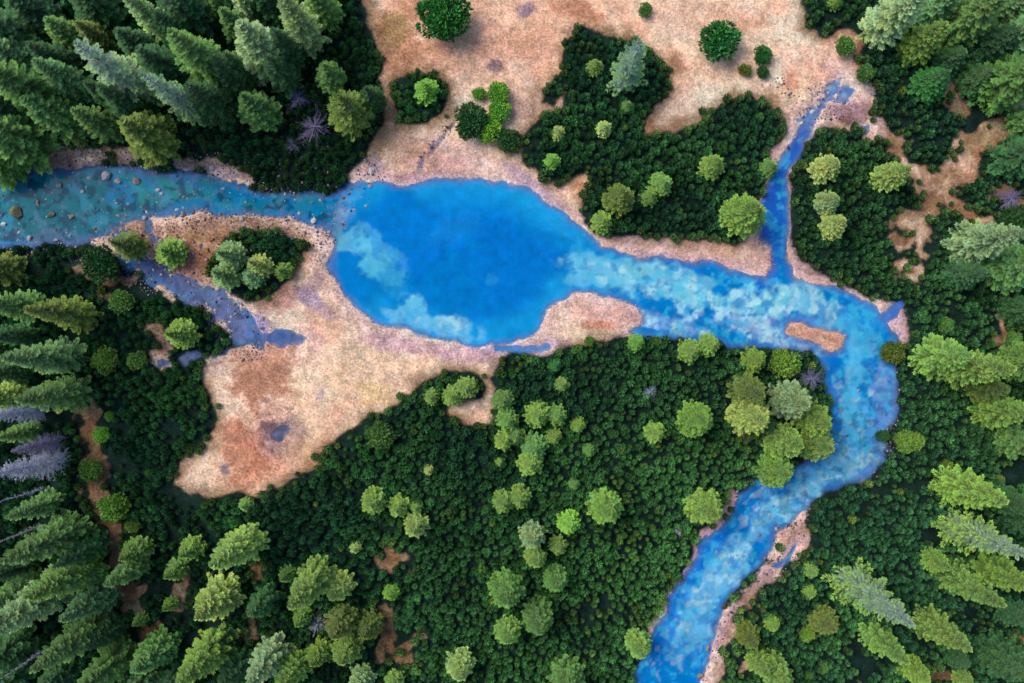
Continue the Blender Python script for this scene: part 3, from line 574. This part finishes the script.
# ------------------------------------------------------------------ dwarf pine thickets (ground cover)
def dwarf(seed, n=64):
    R = random.Random(seed); V = []; C = []
    def leaf(p, d, wv, c0, c1):
        m = p + d * .5; V.extend([p, m + wv, p + d, m - wv]); cm = (c0 + c1) / 2; C.extend([c0, cm, c1, cm])
    for i in range(n):
        u = 1 - (i + .5) / n * 1.05; th = i * 2.39996 + R.uniform(-.3, .3); s_ = math.sqrt(max(0, 1 - u * u))
        nrm = np.array([math.cos(th) * s_, math.sin(th) * s_, u]); rad = R.uniform(.42, .6)
        p = nrm * rad * np.array([1, 1, 1.0]) + np.array([0, 0, .35]); d = nrm * R.uniform(.28, .48) + np.array([0, 0, .22])
        wv = np.cross(d, np.array([R.uniform(-1, 1), R.uniform(-1, 1), R.uniform(.2, 1)])); wv = wv / (np.linalg.norm(wv) + 1e-9) * R.uniform(.06, .11)
        b = (.22 + 1.1 * max(0, u) ** 1.5) * R.uniform(.75, 1.2)  # highlight on top and shaded rim painted into the needle colour
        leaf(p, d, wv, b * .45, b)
        leaf(p, d * .9 + np.array([R.uniform(-.15, .15), R.uniform(-.15, .15), 0]), np.cross(wv, nrm), b * .4, b * .9)
    # body underneath, its colour darkened to paint the shade in the gaps
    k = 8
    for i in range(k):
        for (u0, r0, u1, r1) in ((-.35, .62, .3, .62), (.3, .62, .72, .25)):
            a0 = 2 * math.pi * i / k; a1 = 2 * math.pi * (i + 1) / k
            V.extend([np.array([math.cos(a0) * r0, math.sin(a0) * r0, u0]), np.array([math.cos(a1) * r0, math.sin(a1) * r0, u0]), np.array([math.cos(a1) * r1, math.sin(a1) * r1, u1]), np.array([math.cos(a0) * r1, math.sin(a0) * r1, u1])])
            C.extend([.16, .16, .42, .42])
    return np.array(V), np.array(C)
DW = [dwarf(600 + i) for i in range(8)]
def poisson(x0, x1, y0, y1, d):  # jittered hex grid
    P = []; j = 0; yy = y0
    while yy < y1:
        xs = np.arange(x0 + (j % 2) * d / 2, x1, d); P.append(np.stack([xs, np.full(len(xs), yy)], 1)); yy += d * .866; j += 1
    P = np.concatenate(P); return P + rng.uniform(-.36 * d, .36 * d, P.shape)
P = poisson(-94, 94, -66, 66, 1.16)
pw = interp(w, P[:, 0], P[:, 1]); po = interp(op, P[:, 0], P[:, 1])
ppx = P[:, 0] / S + CX; ppy = CY - P[:, 1] / S
big = fbm(P[:, 0], P[:, 1], 9., 4, 70.); sp_ = fbm(P[:, 0], P[:, 1], 4., 3, 88.)
# density falls where the forest floor shows
thin = umax(sst(300, 180, ppx) * sst(360, 420, ppy) * .45, sst(900, 960, ppx) * sst(300, 160, ppy) * .4)
thin = umax(thin, (sst(290, 220, ppx) * sst(250, 300, ppy)) * .2)
ok = (pw > .1) & ((po > .25 + (big - .5) * 2. + (fbm(P[:, 0], P[:, 1], 2.2, 2, 71.) - .5) * 2.6) | ((po > -1.6) & (pw > 1.8) & (rng.random(len(P)) < .13 * sst(-1.6, .2, po)))) & (sp_ > np.where((ppx > 230) & (ppx < 800), .17, .29)) & ((sp_ - .5) * 2 + .5 + rng.random(len(P)) * .6 > thin)
P = P[ok]; ppx = ppx[ok]; ppy = ppy[ok]; big = big[ok]; sp_ = sp_[ok]; pw = pw[ok]; po = po[ok]
ci = lin((54, 90, 48)); cb = lin((34, 66, 42)); co = lin((84, 98, 38))
def regn(px, py):
    if 520 < px < 795 and py < 260 and not (px > 790): return 0
    if 388 < px < 455 and 60 < py < 135: return 1
    if 205 < px < 315 and 225 < py < 310: return 2
    if px < 400 and py < 200: return 3
    if px >= 795 and py < 300 or px > 905 and py < 480: return 4
    if px > 700 and py > 440 and (px - 700) > (560 - py) * .9 and not (px < 760 and py < 560): return 5
    if px < 215: return 6
    return 7
RL = ['dense dark dwarf pine thicket between the blue pool and the upper meadow', 'round dark dwarf pine mound standing alone in the upper meadow', 'small dark dwarf pine patch on the island left of the pool',
 'very dark undergrowth under the upper left spruces', 'dark dwarf pine thicket right of the tributary and river bend', 'dark dwarf pine thicket on the right bank of the lower river', 'patchy undergrowth under the left edge spruces', 'broad dark green dwarf pine thicket below the pool and straw meadow']
reg = np.array([regn(a, b) for a, b in zip(ppx, ppy)])
zz = interp(z, P[:, 0], P[:, 1])
dist_c = np.hypot(ppx - 640, (ppy - 500) * 1.1)
for r_ in range(8):
    ids = np.nonzero(reg == r_)[0]; Vs = []; Cs = []
    for i in ids:
        V, C = DW[rng.integers(8)]; a = rng.uniform(0, 6.28); s_ = rng.uniform(.5, .98); hs = s_ * rng.uniform(.8, 1.5) * (1 if po[i] > 1.2 else .75)
        if sp_[i] < .38: s_ *= .8
        c, s = math.cos(a), math.sin(a)
        Vs.append(np.stack([(V[:, 0] * c - V[:, 1] * s) * s_ + P[i, 0], (V[:, 0] * s + V[:, 1] * c) * s_ + P[i, 1], V[:, 2] * hs + zz[i]], 1))
        base = cb + (ci - cb) * np.clip(.5 + (big[i] - .5) * 2.2 + rng.uniform(-.25, .25) + (.35 if 480 < ppx[i] < 760 and ppy[i] > 420 else -.1), 0, 1)
        ol = np.clip((.34 - sp_[i]) * 5, 0, .35) + (.3 if po[i] < 1.0 else 0) + (.7 if rng.random() < .006 else 0)
        base = base * (1 - min(ol, .8)) + co * min(ol, .8)
        if r_ == 3: base = base * .72  # shade between the spruces painted in as darker undergrowth
        if r_ == 4: base = base * .8
        if r_ in (6,): base = base * .8
        Cs.append(C[:, None] * base * rng.uniform(.75, 1.4) * 5.2)
    Vs = np.concatenate(Vs); Cs = np.concatenate(Cs)
    o = link('dwarf_pine_thicket', mesh_quads('dwarf_pine_thicket', Vs, np.arange(len(Vs)).reshape(-1, 4), Cs), M_thick)
    tag(o, RL[r_], 'shrub thicket', kind='stuff')

# ------------------------------------------------------------------ dry grass and reeds
P = poisson(-92, 92, -64, 64, .43)
pw = interp(w, P[:, 0], P[:, 1]); po = interp(op, P[:, 0], P[:, 1]); pc = interp(cg, P[:, 0], P[:, 1])
gpx = P[:, 0] / S + CX; gpy = CY - P[:, 1] / S
dn = fbm(P[:, 0], P[:, 1], 2.2, 3, 44.); ok = (pw > .05) & (po < .3) & (dn + rng.random(len(P)) * .35 > .52)
P, pc, pw, dn = P[ok], pc[ok], pw[ok], dn[ok]; pz = interp(z, P[:, 0], P[:, 1]); n = len(P); B = 7; pc = pc * (.66 + .9 * fbm(P[:, 0], P[:, 1], 2.4, 4, 91.))[:, None] * (.9 + .3 * rng.random((n, 1)))
rp = np.repeat(np.arange(n), B); a = rng.uniform(0, 6.283, n * B); reed = sst(5, 1, pw)[rp]
ln = rng.uniform(.16, .36, n * B) * (1 + reed * .5); tilt = rng.uniform(.35, 1.2, n * B)
b0 = np.stack([P[rp, 0] + rng.normal(0, .07, n * B), P[rp, 1] + rng.normal(0, .07, n * B), pz[rp] - .02], 1)
d = np.stack([np.cos(a) * np.sin(tilt), np.sin(a) * np.sin(tilt), np.cos(tilt)], 1) * ln[:, None]
wv = np.stack([-np.sin(a), np.cos(a), np.zeros(n * B)], 1) * rng.uniform(.02, .05, n * B)[:, None]
V = np.stack([b0 - wv * .6, b0 + wv * .6, b0 + d + wv * .3, b0 + d - wv * .3], 1).reshape(-1, 3)
cc = pc[rp] * rng.uniform(.75, 1.45, n * B)[:, None]; cc = np.stack([cc * .55, cc * .55, cc * 1.15, cc * 1.15], 1).reshape(-1, 3)
grass = link('dry_grass', mesh_quads('dry_grass', V, np.arange(len(V)).reshape(-1, 4), cc), M_grass)
tag(grass, 'straw coloured dry grass and reeds covering the meadows and pool shores', 'grass', kind='stuff')

# ------------------------------------------------------------------ stones
import bmesh
def rockm(seed, sub=2):
    bm = bmesh.new(); bmesh.ops.create_icosphere(bm, subdivisions=sub, radius=1.); R = random.Random(seed)
    pl = [(Vector((R.gauss(0, 1), R.gauss(0, 1), R.gauss(0, 1))).normalized(), R.uniform(.38, .85)) for _ in range(11)]
    for v in bm.verts:
        p = v.co.copy()
        for nn, dd in pl:
            q = p.dot(nn)
            if q > dd: p -= nn * (q - dd) * .9
        v.co = p * R.uniform(.96, 1.04)
    me = bpy.data.meshes.new('rock'); bm.to_mesh(me); bm.free(); return me
BOULD = [rockm(700 + i, 3) for i in range(5)]
for q in BOULD: q.materials.append(M_rock)
BL = [(107,176,12,'pale','in the upper left stream below the spruces'),(118,181,9,'pale','right of the palest boulder in the upper left stream'),(17,213,15,'mossy','near the left end of the stream'),(52,215,10,'mossy','second from the left end of the stream'),
 (60,186,7,'grey','under the spruce bank at upper left'),(137,181,9,'brown','beside the pale boulders in the stream'),(90,178,6,'pale','left of the palest stream boulder'),(72,217,6,'brown','on the lower left stream edge'),(38,202,6,'brown','above the mossy stream boulders'),
 (158,190,5,'white','mid stream below the upper left forest'),(83,192,5,'pale','mid stream left of centre'),(372,171,10,'white','where the stream enters the pool'),(314,221,7,'white','on the stream mouth beside the island'),(366,160,6,'grey','on the bank above the stream mouth'),
 (81,153,8,'grey','on the upper stream bank left'),(92,150,6,'pale','on the upper stream bank under spruces'),(195,165,6,'brown','on the upper stream bank right of the olive spruce'),(212,168,7,'pale','on the upper stream bank near the dark thicket'),(236,176,5,'pale','on the bank end beside the dark thicket'),
 (4,224,6,'white','at the far left stream edge'),(30,238,6,'pale','on the lower left gravel edge'),(56,240,5,'pale','on the gravel left of the side channel'),(242,219,6,'pale','on the island stream edge'),(220,215,5,'brown','on the upper island shore'),
 (183,214,6,'brown','on the island shore near side channel head'),(145,218,6,'pale','at the island left tip'),(819,104,7,'pale','among the stones of the tributary head'),(812,112,6,'white','below the tributary head stones'),(867,88,9,'pale','beside the brown bog at upper right'),(872,94,6,'grey','right of the bog edge boulder'),
 (724,606,7,'dark','dark on the lower river right bank'),(731,612,5,'dark','second dark one on lower river bank'),(858,391,4,'pale','mid river inside the right bend'),(708,648,7,'brown','on the lower river right shore'),(700,675,8,'brown','at the bottom edge of the river'),(890,428,6,'dark','under the bank bushes at the right bend'),
 (230,322,4,'white','in the stony side channel'),(262,318,6,'pale','at the lower end of the side channel'),(447,128,5,'dark','in the small gully above the pool'),(788,148,4,'dark','in the narrow tributary'),(370,186,5,'pale','at the pool corner by the stream mouth'),(759,535,5,'brown','in the shallows of the lower river')]
CB = {'pale': (1, .98, .98), 'white': (1.5, 1.5, 1.55), 'mossy': (.45, .42, .2), 'grey': (.6, .6, .65), 'brown': (.75, .58, .45), 'dark': (.16, .15, .16)}
for i, (px, py, s_, cword, ph) in enumerate(BL):
    X0, Y0 = w2(px, py); o = bpy.data.objects.new('boulder', BOULD[i % 5]); col.objects.link(o); r = s_ * S / 2
    g_ = gz(X0, Y0); o.location = (X0, Y0, (0 if g_ < 0 else g_) + r * .15); o.scale = (r * random.uniform(.9, 1.15), r * random.uniform(.75, 1.), r * .6); o.rotation_euler = (0, 0, random.uniform(0, 6.28))
    o.color = (*CB[cword], 1); tag(o, f'{cword} boulder {ph}', 'boulder', 'boulders along the water')
# gravel: countless small stones in and along the stony streams
me0 = rockm(750, 1); RV = np.array([v.co[:] for v in me0.vertices]); RF = np.array([p.vertices[:] for p in me0.polygons])
P = poisson(-92, 92, -64, 64, .55); pw = interp(w, P[:, 0], P[:, 1]); px = P[:, 0] / S + CX; py = CY - P[:, 1] / S
dns = fbm(P[:, 0], P[:, 1], 3., 3, 15.)
pr = np.zeros(len(P))
pr = umax(pr, sst(350, 320, px) * (np.abs(pw) < 8) * (py < 262) * (py > 140) * (.25 + .75 * sst(-1.8, .2, pw) * sst(4.2, 1.5, pw)))
pr = umax(pr, 1.1 * sst(2.0, .3, sdf_line(P[:, 0], P[:, 1], CHANNELS[0][0], 2.6)) * (pw < 2.5))
pr = umax(pr, .5 * (np.hypot(px - 250, py - 335) < 26)); pr = umax(pr, .45 * (np.hypot(px - 345, py - 205) < 26) * (px < 372)); pr = umax(pr, .9 * (np.hypot((px - 826) * .8, py - 103) < 20)); pr = umax(pr, .5 * sst(1.2, .3, sdf_line(P[:, 0], P[:, 1], W([(777,80),(788,95),(800,112),(808,122)]), .1)))
pr = umax(pr, .5 * (px > 860) * (py > 370) * (np.abs(pw) < .9)); pr = umax(pr, .55 * (px > 690) * (py > 500) * (px > 760 - (py - 540) * .45) * (pw > -.9) * (pw < 1.7))
pr = umax(pr, .5 * sst(1.0, .2, sdf_line(P[:, 0], P[:, 1], W([(452,124),(440,140),(424,155),(419,170)]), .1)) * (pw > 0)); pr = umax(pr, .30 * (np.hypot(px - 372, py - 170) < 16)); pr = umax(pr, .12 * (px > 700) * (py > 420) * (pw < -1.5)* (dns > .55)); pr = umax(pr, .35 * (px > 300) * (px < 760) * (py > 480) * (pw > -.3) * (pw < .6))
ok = rng.random(len(P)) < pr * (.45 + 1.6 * sst(.35, .65, dns)); P = P[ok]; pw = pw[ok]; n = len(P); pz = interp(z, P[:, 0], P[:, 1])
zr = np.where(pw < 0, np.maximum(pz, -.08), pz)
s_ = rng.uniform(.08, .27, n) * np.where(rng.random(n) < .14, 1.7, 1.); a = rng.uniform(0, 6.28, n); c, s = np.cos(a)[:, None], np.sin(a)[:, None]
sx_ = s_[:, None] * rng.uniform(.8, 1.3, (n, 1)); sy_ = s_[:, None]
vx = RV[None, :, 0] * sx_; vy = RV[None, :, 1] * sy_
V = np.stack([vx * c - vy * s + P[:, :1], vx * s + vy * c + P[:, 1:], RV[None, :, 2] * s_[:, None] * .6 + zr[:, None]], -1)
pal = np.array([lin(q) for q in ((150,140,146),(196,180,176),(128,100,86),(96,98,130),(122,106,98),(60,54,56),(168,160,160))])[rng.integers(0, 7, n)] * rng.uniform(.7, 1.1, (n, 1))
cc = np.repeat(pal[:, None], len(RV), 1).reshape(-1, 3); F = (RF[None] + (np.arange(n) * len(RV))[:, None, None]).reshape(-1, 3)
gr = link('gravel', mesh_quads('gravel', V.reshape(-1, 3), F, cc), M_stone); tag(gr, 'small grey and tan stones scattered along the streams and river banks', 'gravel', kind='stuff')
print('trees', idx, 'grass', len(cc), 'stones', n)

# ------------------------------------------------------------------ light
world = bpy.data.worlds.new("World"); scene.world = world; world.use_nodes = True; nt = world.node_tree
sky = nt.nodes.new('ShaderNodeTexSky'); sky.sky_type = 'NISHITA'; sky.sun_disc = False
EL, ROT = math.radians(44), math.radians(-60)
sky.sun_elevation = EL; sky.sun_rotation = ROT
bg = nt.nodes['Background']; nt.links.new(sky.outputs[0], bg.inputs[0]); bg.inputs[1].default_value = .17
sd = bpy.data.lights.new('Sun', 'SUN'); sd.energy = 2.6; sd.angle = math.radians(42); sd.color = (1, .95, .88)
so = bpy.data.objects.new('Sun', sd); col.objects.link(so)
dirv = Vector((math.sin(ROT) * math.cos(EL), math.cos(ROT) * math.cos(EL), math.sin(EL)))
so.rotation_euler = dirv.to_track_quat('Z', 'Y').to_euler(); so.location = dirv * 150
scene.view_settings.view_transform = 'Standard'; scene.view_settings.look = 'None'; scene.view_settings.exposure = 0
